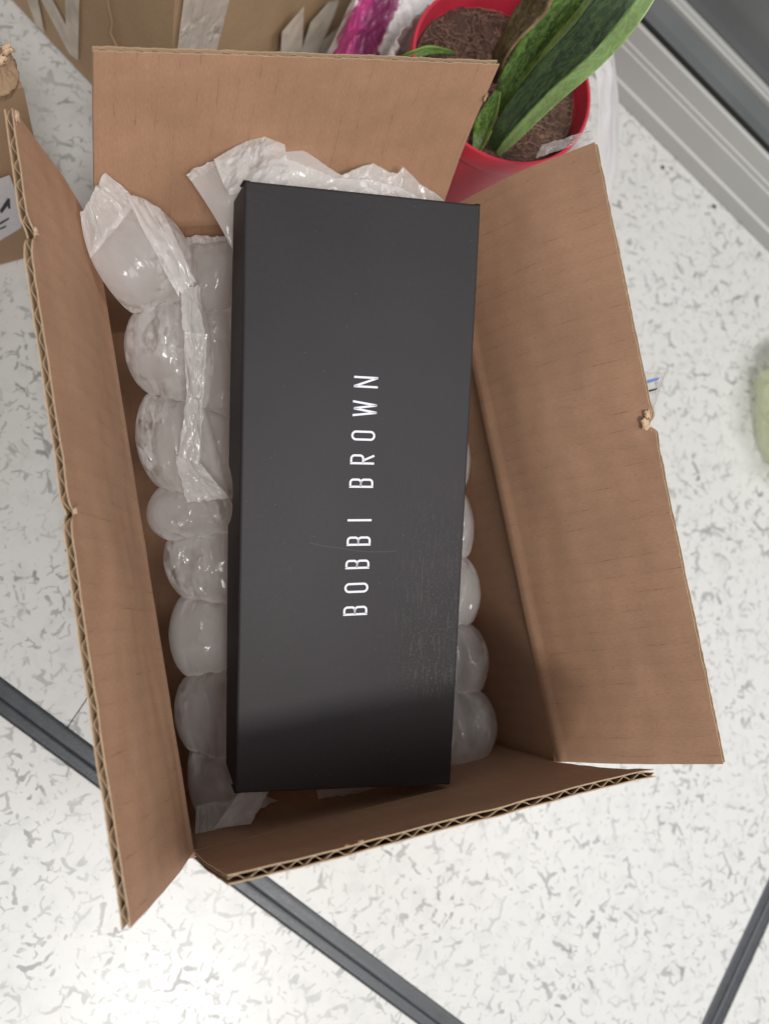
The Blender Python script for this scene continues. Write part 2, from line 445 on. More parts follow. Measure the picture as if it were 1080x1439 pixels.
# ================================================================ OPEN SHIPPING BOX
ZO = .125; T = .0029
FLc, FRc, NRc, NLc = atz((134, 325), ZO), atz((618, 300), ZO), atz((780, 1070), ZO), atz((273, 1195), ZO)
ctr = (FLc+FRc+NRc+NLc)/4
box = thing('open_cardboard_box', 'open brown corrugated cardboard box in the middle, its four flaps folded up', 'cardboard box', (ctr.x, ctr.y, 0))
def down(p, z=.005): return Vector((p.x, p.y, z))
def outset(ps, t):
    out = []
    n = len(ps)
    for i in range(n):
        a, b, c = ps[i-1], ps[i], ps[(i+1) % n]
        d1 = (b-a).normalized(); d2 = (c-b).normalized()
        n1 = Vector((d1.y, -d1.x, 0)); n2 = Vector((d2.y, -d2.x, 0))
        out.append(b+(n1+n2)/(1+n1.dot(n2))*t)
    return out
ring = [NLc, NRc, FRc, FLc]              # counter clockwise: right-hand side is outside
oring = outset(ring, T)
for i in range(4):
    a, b = ring[i], ring[(i+1) % 4]; oa, ob = oring[i], oring[(i+1) % 4]
    L = (b-a).length; d = (b-a)/L; nrm = Vector((d.y, -d.x, 0))
    acc = Acc()
    bow = lambda u, v: nrm*(.0016*math.sin(math.pi*u)*(v)+.0007*N3(u*4+i*7, v*3))
    fi = lambda u, v: a.lerp(b, .0006+u*.9988)*1+Vector((0, 0, -.0008-(ZO-.006)*(1-v)))+bow(u, v)
    fo = lambda u, v: oa.lerp(ob, .0006+u*.9988)+Vector((0, 0, -.0008-(ZO-.006)*(1-v)))+bow(u, v)
    acc.slab(fi, fo, 60, 24, lambda u, v: (u*L+i*.3, v*.12))
    sharp(acc.build('wall', M['kraft'], box), 50)
v_, f_ = prism([Vector((p.x, p.y, .0012)) for p in outset(ring, T-.0005)], Vector((0, 0, 1)), .0036)
mesh('box_base', v_, f_, M['kraft'], box, False, [(v.x, v.y) for v in v_])

def flap(A, B, Bp, Ap, wall_out, seed, jag, bend, label, core_shift=0., tears=()):
    """A-B fold, Ap-Bp free edge; wall_out = outward direction of the wall"""
    e = ((Ap-A)+(Bp-B))/2; ax = (B-A).normalized()
    n = ax.cross(e).normalized()
    if n.dot(Vector((0, 0, 1))*.2-wall_out) < 0: n = -n           # towards the inside / camera
    L = (B-A).length; H = e.length; rc = .006
    up = Vector((0, 0, 1))
    def Sf(u, s):                                               # s in metres from the fold
        a = A.lerp(B, u); b = Ap.lerp(Bp, u); dv = (b-a); Hh = dv.length; dv = dv/Hh
        if s < rc:
            k = s/rc; q = a+dv*s*1.0+(up*1.0-dv)*rc*.35*k*(1-k)*2.6
        else: q = a+dv*s
        k = s/H
        off = bend(u, k)+.0010*N3(u*3+seed, k*2.5, seed)*min(1, k*3)+.00025*N3(u*14+seed, k*9)
        for (tu, tk, tw, ta) in tears:                          # dents
            off += ta*math.exp(-((u-tu)/tw)**2-((k-tk)/(tw*2.5))**2)
        return q+n*off
    def ext(u, layer):
        j = jag*(N3(u*40+seed*3, layer*5.3)*.6+N3(u*150+seed, layer*2.1)*.4)
        for (tu, tk, tw, ta) in tears:
            if tk > .9: j -= .0030*math.exp(-((u-tu)/(tw*.35))**2)
        a = A.lerp(B, u); b = Ap.lerp(Bp, u)
        return (b-a).length+j
    th = .00042
    acc = Acc(); nu, nv = 240, 40
    uvf = lambda u, v: (u*L+seed, v*H+seed)
    def lay(z0, z1, layer):
        f0 = lambda u, v: Sf(u, v*ext(u, layer))-n*z0
        f1 = lambda u, v: Sf(u, v*ext(u, layer))-n*z1
        acc.slab(f0, f1, nu, nv, uvf)
    lay(0, th, 0)
    o = acc.build('flap', M['kraft'], box, cut=M['core'])
    sharp(o, 50); o['label'] = label
    acc = Acc(); lay(T-th, T, 1); oo = acc.build('outer_liner', M['kraft_out'], o, cut=M['core']); sharp(oo, 50)
    # fluted medium
    acc = Acc(); nf = int(L/.0078*10); 
    def med(u, v, dz):
        x = u*L; ph = 2*math.pi*(x/.0078+1.1*N3(x*26+seed)+core_shift)
        # squarish, leaning wave like real crushed flutes
        y = math.sin(ph+.35*math.sin(ph)); y = max(-1, min(1, y*1.12))
        zz = T/2+(T/2-th-.0002)*y*(1-.35*max(0, N3(x*17+seed, 4)))
        return Sf(u, v*(ext(u, 2)-.0004))-n*(zz+dz)
    acc.slab(lambda u, v: med(u, v, -.00014), lambda u, v: med(u, v, .00014), nf, 6, uvf)
    acc.build('fluted_core', M['medium'], o, cut=M['core'])
    return o, Sf, n, H
Y = Vector((0, 1, 0)); Xv = Vector((1, 0, 0))
near = flap(NLc, NRc, atz((917, 1078), .2044), atz((319, 1228), .2044), -Y, 1.3, .0005,
            lambda u, k: -.0015*math.sin(math.pi*k), 'near flap seen almost edge on, fluted edge towards the viewer')
far = flap(FLc, FRc, atz((701, 90), .2006), atz((131, 71), .2006), Y, 2.7, .0006,
           lambda u, k: -.003*math.sin(math.pi*k)*.6, 'far flap standing up behind the black gift box')
left = flap(FLc, NLc, atz((185, 1304), .198), atz((17, 152), .198), -Xv, 4.1, .0006,
            lambda u, k: .0015*math.sin(math.pi*k), 'narrow looking left flap with a wide open fluted edge',
            tears=((.165, 1.0, .02, .0012), (.52, 1.0, .015, .0006)))
right = flap(FRc, NRc, atz((1014, 1075), .1936), atz((831, 197), .1936), Xv, 5.9, .0005,
             lambda u, k: .004*math.sin(math.pi*k)*(1-u*.4)-.002*k, 'broad right flap with a torn dent in its outer edge',
             tears=((.475, 1.0, .025, -.0025),))

# torn curls of liner on the flap edges
def curl(parent, P, ax, out, nrm, w_, seed, turns=1.3, r=.0016, m='torn'):
    acc = Acc()
    def fn(u, v, o=0):
        a = v*turns*2*math.pi; rr = r*(1-.45*v)*(1+.35*N3(u*3, v*3, seed+9))+o
        rag = 1-.45*v+.5*N3(v*7, seed)+.25*N3(v*25, seed)
        x = (u-.5)*w_*max(.15, rag)
        return P+ax*(x+.0009*N3(u*6, v*9, seed))+out*(rr*math.sin(a)+.0008*N3(u*14, seed)*v)+nrm*(r-rr*math.cos(a))
    acc.slab(lambda u, v: fn(u, v), lambda u, v: fn(u, v, .00012), 26, 34)
    return acc.build('torn_curl', M[m], parent)
fo, Sf, fn_, H = right
ax_ = (NRc-FRc).normalized(); Pt = Sf(.475, H*.965); up_ = (Sf(.475, H)-Sf(.475, H*.9)).normalized()
curl(fo, Pt+fn_*.0002, ax_, up_, fn_, .0050, 1.1, 1.2, .0017)
curl(fo, Pt-ax_*.004+up_*.0012, ax_, up_, fn_, .0045, 4.1, .8, .0013)
fo, Sf, fn_, H = left
ax2 = (NLc-FLc).normalized()
for uu, ww in ((.165, .0032), (.52, .0018), (.01, .0045)):
    Pt = Sf(uu, H*.985); up_ = (Sf(uu, H)-Sf(uu, H*.9)).normalized()
    curl(fo, Pt, ax2, up_, fn_, ww, uu*31, .55, .0008, 'torn')
fo, Sf, fn_, H = far
Pt = Sf(.985, H*.8); axf = (FRc-FLc).normalized(); upf = (Sf(.98, H)-Sf(.98, H*.8)).normalized()
curl(fo, Pt+axf*.002, upf, axf, fn_, .0035, 2.2, .7, .0007)
fo, Sf, fn_, H = near
for uu in (.245, .275):
    Pt = Sf(uu, H*.995); up_ = (Sf(uu, H)-Sf(uu, H*.9)).normalized()
    curl(fo, Pt, (NRc-NLc).normalized(), up_, fn_, .0013, uu*31, .4, .0005)

# clear packing tape remnants, parts of the box
def px_sheet(name, parent, quad, z4, nu, nv, amp, freq, seed, m, th=.00012, lift=0.):
    """crumpled sheet through four picture points at four heights"""
    P = [atz(quad[i], z4[i]) for i in range(4)]
    nn = (P[1]-P[0]).cross(P[3]-P[0]).normalized()
    if nn.z < 0: nn = -nn
    def fn(u, v, o=0):
        q = P[0].lerp(P[1], u).lerp(P[3].lerp(P[2], u), v)
        a = noise.ridged_multi_fractal(Vector((u*freq, v*freq, seed)), 1, 2, 3, 1, 2)-.9
        return q+nn*(amp*a+o+lift)+(P[1]-P[0])*.03*N3(v*9, u*3, seed)+(P[3]-P[0])*.03*N3(u*9, v*3, seed+4)
    acc = Acc(); acc.slab(lambda u, v: fn(u, v), lambda u, v: fn(u, v, -th), nu, nv)
    return acc.build(name, M[m], parent)
tp = px_sheet('packing_tape', box, [(752, 222), (832, 196), (829, 183), (760, 203)], [.192, .194, .196, .197], 60, 16, .0010, 5, 3.3, 'tape')
tp['label'] = 'crinkled clear tape along the top of the right flap'
# tape with blue print sticking out behind the right flap
tb = px_sheet('packing_tape', box, [(896, 522), (934, 524), (916, 582), (906, 612)], [.186, .180, .178, .184], 20, 20, .0006, 3, 6.1, 'tape')
tb['label'] = 'clear tape with blue print behind the right flap'
def px_patch(name, parent, poly, z, m, nrm=Vector((0, 0, 1)), h=.0001):
    P = [atz(p, z) for p in poly]; v, f = prism(P, nrm, h); return mesh(name, v, f, M[m], parent, False)
px_patch('blue_stripe', tb, [(902, 536), (926, 530), (924, 534), (903, 541)], .1835, 'blue')
px_patch('blue_stripe', tb, [(909, 585), (916, 571), (914, 578), (911, 590)], .1835, 'blue')
px_patch('printed_line', tb, [(907, 549), (924, 545), (921, 548), (908, 552)], .1835, 'ink')
tl = px_sheet('packing_tape', box, [(88, 735), (101, 732), (106, 790), (96, 786)], [.178, .182, .182, .178], 16, 30, .0007, 4, 8.3, 'tape')
tl['label'] = 'clear tape end behind the left flap'
px_patch('printed_line', tl, [(91, 772), (100, 774), (100, 777), (92, 775)], .183, 'ink')

# ================================================================ BLACK GIFT BOX
# pose fitted to the picture: near-left corner, across and along directions
P0 = CAM+ROT@camray((331, 1116))*0.31370; P3 = CAM+ROT@camray((344, 253))*0.28753
BV = (P3-P0); LL = BV.length; BV = BV/LL
BU = Vector((1, 0, -.035)); BU = (BU-BV*BU.dot(BV)).normalized(); BN = BU.cross(BV)
P1 = onplane((633, 1103), P0, BN); P2 = onplane((676, 287), P0, BN)
LW = ((P1-P0).length+(P2-P3).length)/2; BO = P0; LH = .0285
def lidpt(x, y, z):
    """lid space (metres, z upwards from the top face) to world"""
    u, v = x/LW, y/LL
    return P0.lerp(P1, u).lerp(P3.lerp(P2, u), v)+BN*z
gift = thing('black_gift_box', 'matt black gift box with a BOBBI BROWN lid, tilted on the air cushions', 'gift box', tuple(BO-BN*.036))
def rbox(x0, x1, y0, y1, z0, z1, r):
    bm = bmesh.new(); vs = []
    for (a, b, c) in ((0,0,1),(1,0,1),(1,1,1),(0,1,1),(0,0,0),(1,0,0),(1,1,0),(0,1,0)):
        vs.append(bm.verts.new(Vector((x0+(x1-x0)*a, y0+(y1-y0)*b, z0+(z1-z0)*c))))
    for f in ((0,1,2,3),(7,6,5,4),(0,4,5,1),(1,5,6,2),(2,6,7,3),(3,7,4,0)): bm.faces.new([vs[i] for i in f])
    bmesh.ops.bevel(bm, geom=bm.edges[:]+bm.verts[:], offset=r, segments=4, affect='EDGES', profile=.5)
    bm.verts.index_update()
    V = [x.co.copy() for x in bm.verts]; Fc = [tuple(x.index for x in f.verts) for f in bm.faces]
    mids = [0 if all(V[i].z > z1-r*.75 for i in f) else 1 for f in Fc]; bm.free()
    return [lidpt(x.x, x.y, x.z) for x in V], Fc, [(x.x, x.y) for x in V], mids
v_, f_, uv_, mi_ = rbox(0, LW, 0, LL, -.0042, 0, .0013)
lid = mesh('lid', v_, f_, [M['lid'], M['lidside']], gift, True, uv_, mi_)
def notch(y):
    k = (y/LL-.497)/.052
    return .0125*max(0., 1-abs(k)**3.2) if abs(k) < 1 else 0.
for nm, o_, d_, L_, nrm_ in (('long', (0, 0), (0, 1), LL, (-1, 0)), ('long', (LW, 0), (0, 1), LL, (1, 0)), ('short', (0, 0), (1, 0), LW, (0, -1)), ('short', (0, LL), (1, 0), LW, (0, 1))):
    def sp(u, v, off):
        a = .0006+(L_-.0012)*u; y = o_[1]+d_[1]*a; x = o_[0]+d_[0]*a
        hb = LH-(notch(y) if nm == 'long' else 0)
        bow_ = .0006*math.sin(math.pi*u)*v
        return lidpt(x+nrm_[0]*(off+bow_-.0001), y+nrm_[1]*(off+bow_-.0001), -.0030-(hb-.0030)*v)
    acc = Acc(); acc.slab(lambda u, v: sp(u, v, 0), lambda u, v: sp(u, v, -.0016), 160, 6)
    sharp(acc.build('lid_side', M['lidside'], lid), 50)
v_, f_, uv_, mi_ = rbox(.0075, LW-.0075, .0028, LL-.0028, -.0320, -.006, .0006)
bs = mesh('tray', v_, f_, M['lidside'], gift, True, uv_); sharp(bs, 35)
for (a, b) in ((0, 1), (1, 1), (1, 0), (0, 0)):
    sa, sb = (1 if a else -1), (1 if b else -1)
    acc = Acc()
    def ear(u, v, o):
        return lidpt(a*LW+sa*(.0002-.0024*(1-u)+.0002*v), b*LL+sb*(.0004+.0001*u-o), -.0016-.0075*v*(.45+.55*u))
    acc.slab(lambda u, v: ear(u, v, 0), lambda u, v: ear(u, v, .0008), 5, 6)
    acc.build('folded_corner', M['lidside'], lid)
def ribbon(path, w_, closed=False):
    """mitred outline quads of a 2d polyline"""
    n_ = len(path); P = [Vector((p[0], p[1])) for p in path]; L_, R_ = [], []
    for i in range(n_):
        if closed: a, b, c = P[i-1], P[i], P[(i+1) % n_]
        else: a, b, c = P[max(i-1, 0)], P[i], P[min(i+1, n_-1)]
        d1 = (b-a) if (b-a).length > 1e-9 else (c-b); d2 = (c-b) if (c-b).length > 1e-9 else d1
        d1.normalize(); d2.normalize()
        n1 = Vector((-d1.y, d1.x)); n2 = Vector((-d2.y, d2.x)); m_ = (n1+n2)/max(.35, 1+n1.dot(n2))
        L_.append(b+m_*w_/2); R_.append(b-m_*w_/2)
    q = []
    for i in range(n_ if closed else n_-1):
        j = (i+1) % n_; q.append((L_[i], L_[j], R_[j], R_[i]))
    return q
def arc(cx, cy, rx, ry, a0, a1, k=7):
    return [(cx+rx*math.cos(math.radians(a0+(a1-a0)*i/k)), cy+ry*math.sin(math.radians(a0+(a1-a0)*i/k))) for i in range(k+1)]
def glyph(ch, w_, h, s):
    """letter strokes; x along reading direction 0..w, y up 0..h, s = stroke"""
    a = s/2; r = w_*.34; R_ = []
    if ch == 'I': R_ = [([(w_/2, 0), (w_/2, h)], False)]
    if ch == 'O':
        rr = (w_-s)/2
        R_ = [(arc(w_/2, h-a-rr, rr, rr, 0, 180, 10)+arc(w_/2, a+rr, rr, rr, 180, 360, 10), True)]
    if ch in 'BR':
        top, mid, bot = h-a, h*(.52 if ch == 'B' else .46), a
        R_ = [([(a, 0), (a, h)], False)]
        R_.append(([(a, top), (w_-a-r, top)]+arc(w_-a-r, top-r, r, r, 90, 0)+arc(w_-a-r, mid+r, r, r, 0, -90)+[(a, mid)], False))
        if ch == 'B':
            R_.append(([(a, mid), (w_-a-r, mid)]+arc(w_-a-r, mid-r, r, r, 90, 0)+arc(w_-a-r, bot+r, r, r, 0, -90)+[(a, bot)], False))
        else:
            R_.append(([(w_*.40, mid), (w_-a, 0)], False))
    if ch == 'N': R_ = [([(a, 0), (a, h)], False), ([(a, h-a*.4), (w_-a, a*.4)], False), ([(w_-a, 0), (w_-a, h)], False)]
    if ch == 'W': R_ = [([(a, h), (w_*.27, 0)], False), ([(w_*.27, 0), (w_*.5, h*.96)], False), ([(w_*.5, h*.96), (w_*.73, 0)], False), ([(w_*.73, 0), (w_-a, h)], False)]
    return R_
for ch, px_, py_, wpx in (('B', 499, 858.2, 13), ('O', 500.5, 826, 14), ('B', 502, 793, 13), ('B', 503.8, 760.4, 13), ('I', 505, 731, 4),
                          ('B', 507.4, 679, 13), ('R', 508.7, 645.6, 14), ('O', 510.2, 612.2, 14), ('W', 512.3, 574.3, 22.5), ('N', 514, 537, 16)):
    c = onplane((px_, py_), BO, BN)
    mm = (onplane((px_, py_-10), BO, BN)-c).length/10
    h = (onplane((px_+10, py_), BO, BN)-c).length/10*33.5
    gw = wpx*mm; V, Fc = [], []
    for path, cl in glyph(ch, gw, h, 3.0*mm):
        for q in ribbon(path, 3.0*mm, cl):
            pts = [c+BV*(p.x-gw/2)-BU*(p.y-h/2)+BN*.00002 for p in q]
            v, f = prism(pts, BN, .00008); b = len(V); V += v; Fc += [tuple(i+b for i in x) for x in f]
    mesh('letter', V, Fc, M['print'], lid, False)

# ================================================================ AIR CUSHIONS
CG = 'clear air cushions packed round the black gift box'
def cushion_strip(name, label, seams, cells, m='film', fin0=None, fin1=None, seed=0., nu=64, nv=72, wr=.0013, cr=.0008):
    """seams: (Lpx, Rpx, z, thick); cells: (bulge_left_px, bulge_right_px, thickness, zlift)"""
    c0 = (atz(seams[0][0], seams[0][2])+atz(seams[-1][1], seams[-1][2]))/2
    root = thing(name, label, 'air cushion', (c0.x, c0.y, min(s[2] for s in seams)-.01), CG)
    for k, (bl, br, Tk, zl) in enumerate(cells):
        (l0, r0, z0), (l1, r1, z1) = seams[k], seams[k+1]
        sd = seed+k*3.7
        A0, B0, A1, B1 = atz(l0, z0), atz(r0, z0), atz(l1, z1), atz(r1, z1)
        # size of a pixel here
        pm = (atz((l0[0]+10, l0[1]), z0)-A0).length/10
        along = ((A1-A0)+(B1-B0)).normalized(); across = ((B0-A0)+(B1-A1)).normalized()
        up = across.cross(along).normalized()
        if up.z < 0: up = -up
        across = along.cross(up)*(1 if along.cross(up).dot(across) > 0 else -1)
        wid = ((B0-A0).length+(B1-A1).length)/2
        def fn(u, v, side):
            # v along 0..1, u across 0..1
            ev = .5-.5*math.cos(math.pi*v) if False else v
            bul = max(0., math.sin(math.pi*ev))**.62
            a = A0.lerp(A1, ev)-across*bl*pm*bul; b = B0.lerp(B1, ev)+across*br*pm*bul
            # wrinkled outline close to the seams
            es = min(ev, 1-ev); pin = math.exp(-es*9)
            q = a.lerp(b, u)
            cross = max(0., 1-(2*u-1)**2)**.60
            n0 = .58 if k > 0 else .10; n1 = .58 if k < len(cells)-1 else .10
            base_ = n0*(1-ev)+n1*ev
            h = Tk*cross*(base_*(.7+.5*(N3(u*5, seed*.1+k*3.1)*(1-ev)+N3(u*5, seed*.1+(k+1)*3.1)*ev))+(1-base_)*(max(0., math.sin(math.pi*ev))**.62))
            # folds that fan out from the seams
            fan = 0.
            for (w0, w1, w2) in ((19, 1., 0.), (37, .6, 2.), (71, .3, 5.)):
                fan += w1*(1-2*abs(N3(u*w0*.5+w2+sd, ev*2.3, sd)))
            fold = wr*fan*(math.exp(-es*6)*.85+.03)
            # sharp random creases
            cz = noise.ridged_multi_fractal(Vector((u*3.2+sd, ev*2.2, sd*.3)), .9, 2.1, 4, 1., 2.)
            crease = cr*(cz-1.0)*.8
            soft = .12*Tk*N3(u*2.3+sd, ev*2.6, sd)
            edge = min(1, min(u, 1-u)*9)*min(1, es*14)
            tot = h+(fold*min(1, min(u, 1-u)*6)*min(1, .35+es*12)+crease*edge*.55+soft*edge)*(1 if side > 0 else .5)
            jit = along*(.0011*N3(u*9+sd, 3.1, sd))*(1-edge)*(1 if es < .1 else 0)
            return q+up*(side*max(tot, .00006)+zl*math.sin(math.pi*ev))+jit
        acc = Acc()
        ce = lambda t: .5-.5*math.cos(math.pi*t)
        acc.slab(lambda u, v: fn(ce(u), ce(v)*.6+v*.4, 1), lambda u, v: fn(ce(u), ce(v)*.6+v*.4, -1), nu, nv)
        acc.build('cushion', M[m], root)
    for fin in (fin0, fin1):
        if fin is None: continue
        quad, zz, amp, sd = fin
        P = [atz(quad[i], zz[i]) for i in range(4)]
        nn = (P[1]-P[0]).cross(P[3]-P[0]).normalized()
        if nn.z < 0: nn = -nn
        def ff(u, v, o=0):
            q = P[0].lerp(P[1], u).lerp(P[3].lerp(P[2], u), v)
            a = noise.ridged_multi_fractal(Vector((u*2.6, v*.9, sd)), .9, 2.1, 3, 1, 2)-1
            b = .0009*math.sin(v*3)*N3(u*22, v*1.5, sd)
            q = q+nn*(amp*a+b+o)
            zg = ((u*46) % 1-.5)*.0007 if v > .999 else 0        # zigzag cut edge
            return q+(P[3]-P[0]).normalized()*(zg+.0018*N3(u*7, sd)*v)
        acc = Acc(); acc.slab(lambda u, v: ff(u, v), lambda u, v: ff(u, v, -.0001), 92, 30)
        acc.build('end_seal', M['film_thin'], root)
    return root

# left strip, front
cushion_strip('air_cushion_strip', 'strip of clear air cushions with its puffy end flopped over the left flap fold',
    [((127, 356), (188, 276), .150), ((190, 441), (272, 409), .128), ((208, 552), (288, 572), .112), ((226, 684), (322, 700), .098),
     ((238, 757), (345, 740), .090), ((257, 838), (345, 852), .085), ((262, 950), (345, 936), .082), ((268, 1054), (345, 1072), .082), ((276, 1140), (372, 1128), .086)],
    [(14, 30, .013, .004), (24, 20, .017, .002), (26, 2, .018, .002), (27, 0, .016, 0), (16, 0, .016, 0), (22, 0, .017, 0), (20, 0, .016, 0), (8, 6, .012, 0)],
    fin0=([(126, 364), (196, 284), (146, 240), (114, 300)], [.152, .152, .157, .157], .0022, 1.7),
    fin1=([(276, 1132), (366, 1116), (392, 1124), (273, 1192)], [.092, .092, .098, .102], .0016, 5.2), seed=1.1)
strip1 = bpy.data.objects['air_cushion_strip']
def overlay(quad, z4, nu, nv, amp, freq, seed, name='side_seal'):
    return px_sheet(name, strip1, quad, z4, nu, nv, amp, freq, seed, 'film_thin')
overlay([(176, 270), (226, 292), (276, 396), (250, 416)], [.160, .166, .150, .148], 60, 60, .0012, 1.1, 1.1, 'folded_film')
overlay([(252, 404), (281, 402), (290, 475), (258, 470)], [.148, .146, .143, .146], 40, 60, .0015, 1.6, 2.4)
overlay([(258, 466), (291, 470), (285, 566), (262, 560)], [.146, .143, .130, .134], 40, 80, .0015, 1.6, 3.6)
overlay([(262, 556), (285, 562), (282, 655), (250, 640)], [.136, .133, .122, .128], 40, 80, .0015, 1.6, 4.7)
overlay([(246, 640), (282, 652), (322, 700), (262, 706)], [.128, .122, .114, .118], 70, 50, .0014, 1.8, 5.9)
overlay([(338, 1112), (378, 1112), (352, 1158), (300, 1164)], [.106, .106, .108, .108], 60, 50, .0014, 1.6, 7.9)
# second layer beside it
cushion_strip('air_cushion_strip', 'dull strip of air cushions lying deeper beside the left edge of the gift box',
    [((262, 344), (345, 340), .118), ((258, 446), (350, 430), .110), ((250, 560), (350, 600), .098), ((250, 700), (350, 700), .088)],
    [(4, 10, .016, 0), (4, 10, .014, 0), (4, 10, .012, 0)],
    fin0=([(262, 348), (345, 344), (338, 326), (262, 334)], [.118, .118, .122, .122], .0022, 9.3), seed=12.4)
# far, mostly empty
cushion_strip('air_cushion_strip', 'crumpled, nearly empty cushion film between the gift box and the far flap',
    [((268, 252), (378, 202), .158), ((338, 372), (470, 262), .150)],
    [(3, -6, .0045, .004)], m='film_thin',
    fin0=([(268, 254), (380, 204), (371, 192), (259, 243)], [.158, .158, .162, .162], .0010, 4.4), seed=22., wr=.0016, cr=.0014)
def loft(name, parent, top, bot, zt, zb, amp, seed, m='film_thin', nu=120, nv=40, fr=3.):
    def at_(L_, u):
        x = u*(len(L_)-1); i = min(int(x), len(L_)-2); f_ = x-i
        return (L_[i][0]*(1-f_)+L_[i+1][0]*f_, L_[i][1]*(1-f_)+L_[i+1][1]*f_)
    def fn(u, v, o=0):
        p, q = at_(top, u), at_(bot, u)
        zz = zt*(1-v)+zb*v
        r_ = noise.ridged_multi_fractal(Vector((u*fr*1.3+.8*v, v*fr*.8+.5*u, seed)), .9, 2.1, 4, 1, 2)-1
        P_ = atz((p[0]*(1-v)+q[0]*v, p[1]*(1-v)+q[1]*v), zz)
        return P_+Vector((0, -.3, 1))*(amp*r_*min(1, v*4+.15)+o)+Vector((0, .0005, 0))*N3(u*50, seed)*(1-v)**6
    acc = Acc(); acc.slab(lambda u, v: fn(u, v), lambda u, v: fn(u, v, -.00012), nu, nv)
    return acc.build(name, M[m], parent)
c0_ = atz((540, 300), .15)
film2 = thing('air_cushion_strip', 'white cushion film with torn peaks behind the far right end of the gift box', 'air cushion', tuple(c0_), CG)
loft('cushion', film2, [(374, 194), (402, 203), (432, 214), (456, 232), (480, 246), (500, 237), (524, 229), (548, 242), (559, 244), (566, 234), (590, 258), (610, 270), (636, 292)],
     [(380, 330), (440, 332), (500, 335), (560, 340), (610, 345)], .160, .148, .0015, 2.3, 'film_thin', 120, 40, 1.5)
loft('cushion', film2, [(400, 222), (440, 236), (470, 250), (520, 252), (560, 262), (600, 284)], [(400, 330), (500, 335), (600, 345)], .163, .152, .0014, 7.3, 'film', 120, 40, 1.2)
far_bag = bpy.data.objects['air_cushion_strip.002']
loft('crumpled_seal', far_bag, [(300, 224), (330, 206), (352, 196), (372, 192), (400, 203)], [(322, 275), (350, 268), (380, 262), (408, 262)], .166, .170, .0024, 4.1, 'film_thin', 80, 50, 2.)
# right strip
cushion_strip('air_cushion_strip', 'strip of clear air cushions showing past the long right edge of the gift box',
    [((600, 395), (655, 400), .110), ((600, 500), (650, 500), .105), ((600, 600), (646, 600), .100), ((600, 690), (648, 690), .092),
     ((590, 783), (653, 783), .086), ((590, 875), (660, 876), .080), ((590, 970), (671, 971), .076), ((600, 1082), (655, 1086), .074)],
    [(0, 17, .014, 0), (0, 8, .014, 0), (0, 12, .014, 0), (0, 14, .015, 0), (0, 17, .016, 0), (0, 20, .017, 0), (0, 34, .018, 0)], seed=41.)
# small film end in front of the gift box
cushion_strip('air_cushion_strip', 'small crumpled film end poking out under the near short end of the gift box',
    [((440, 1085), (545, 1080), .085), ((447, 1122), (535, 1112), .088)], [(0, 0, .004, 0)], m='film_thin', seed=55., wr=.0010, cr=.0008)

# ================================================================ BIG CARTON (top left, behind)
c0 = atz((235, 229), 0); fA = (atz((20, 0), 0)-atz((130, 115), 0)).normalized(); 
fB = Vector((-fA.y, fA.x, 0));  fB = fB if fB.x > 0 else -fB
HB = .24
carton = thing('large_carton', 'large khaki carton with worn white letters standing behind the open box', 'carton', (c0.x, c0.y, 0))
def wall_quad(name, p, d, L, h, m, parent, n, th=.004):
    acc = Acc()
    acc.slab(lambda u, v: p+d*L*u+Vector((0, 0, .001+h*v))+n*(.0012*N3(u*3, v*3)),
             lambda u, v: p+d*L*u+Vector((0, 0, .001+h*v))-n*th, 40, 24, lambda u, v: (u*L, v*h))
    return sharp(acc.build(name, M[m], parent), 50)
nA = Vector((-fB.x, -fB.y, 0)); nB = -fA
# face A lies along fA (outward normal -fB); face B along fB (outward normal -fA)
wa = wall_quad('carton_side', c0+fB*.0, fA, .40, HB, 'kraft_khaki', carton, nA)
wb = wall_quad('carton_side', c0+nA*.0+fA*.0045, fB, .42, HB, 'kraft_khaki', carton, nB)
wall_quad('carton_side', c0+fA*.40+fB*.0045, fB, .4155, HB, 'kraft_brown', carton, fA)
wall_quad('carton_side', c0+fB*.42+fA*.0045, fA, .3910, HB, 'kraft_khaki', carton, fB)
tv = [c0+nA*.004-fA*.001, c0+nA*.004+fA*.402, c0+fB*.422+fA*.402, c0+fB*.422-fA*.001]
v_, f_ = prism([p+Vector((0, 0, HB+.002)) for p in tv], Vector((0, 0, 1)), .004)
mesh('carton_top', v_, f_, M['kraft_brown'], carton, False, [(v.x, v.y) for v in v_])
def face_poly(name, parent, poly, P, n, m, lift=.0016):
    pts = [onplane(p, P+n*lift, n) for p in poly]
    v, f = prism(pts, n, .0001); return mesh(name, v, f, M[m], parent, False)
face_poly('printed_letter', wa, [(36, -8), (52, -8), (63, 46), (50, 34)], c0, nA, 'fadeprint')
face_poly('printed_letter', wa, [(54, -8), (70, -8), (93, 36), (92, 0), (94, -10), (112, -6), (110, 85), (98, 76)], c0, nA, 'fadeprint')
face_poly('printed_letter', wb, [(396, 45), (427, 9), (424, 80), (394, 80)], c0, nB, 'fadeprint')
face_poly('printed_letter', wb, [(436, 32), (462, 3), (476, 0), (470, 20), (444, 80), (421, 80)], c0, nB, 'fadeprint')
face_poly('printed_letter', wb, [(478, 36), (480, 48), (462, 80), (447, 80), (455, 56)], c0, nB, 'fadeprint')
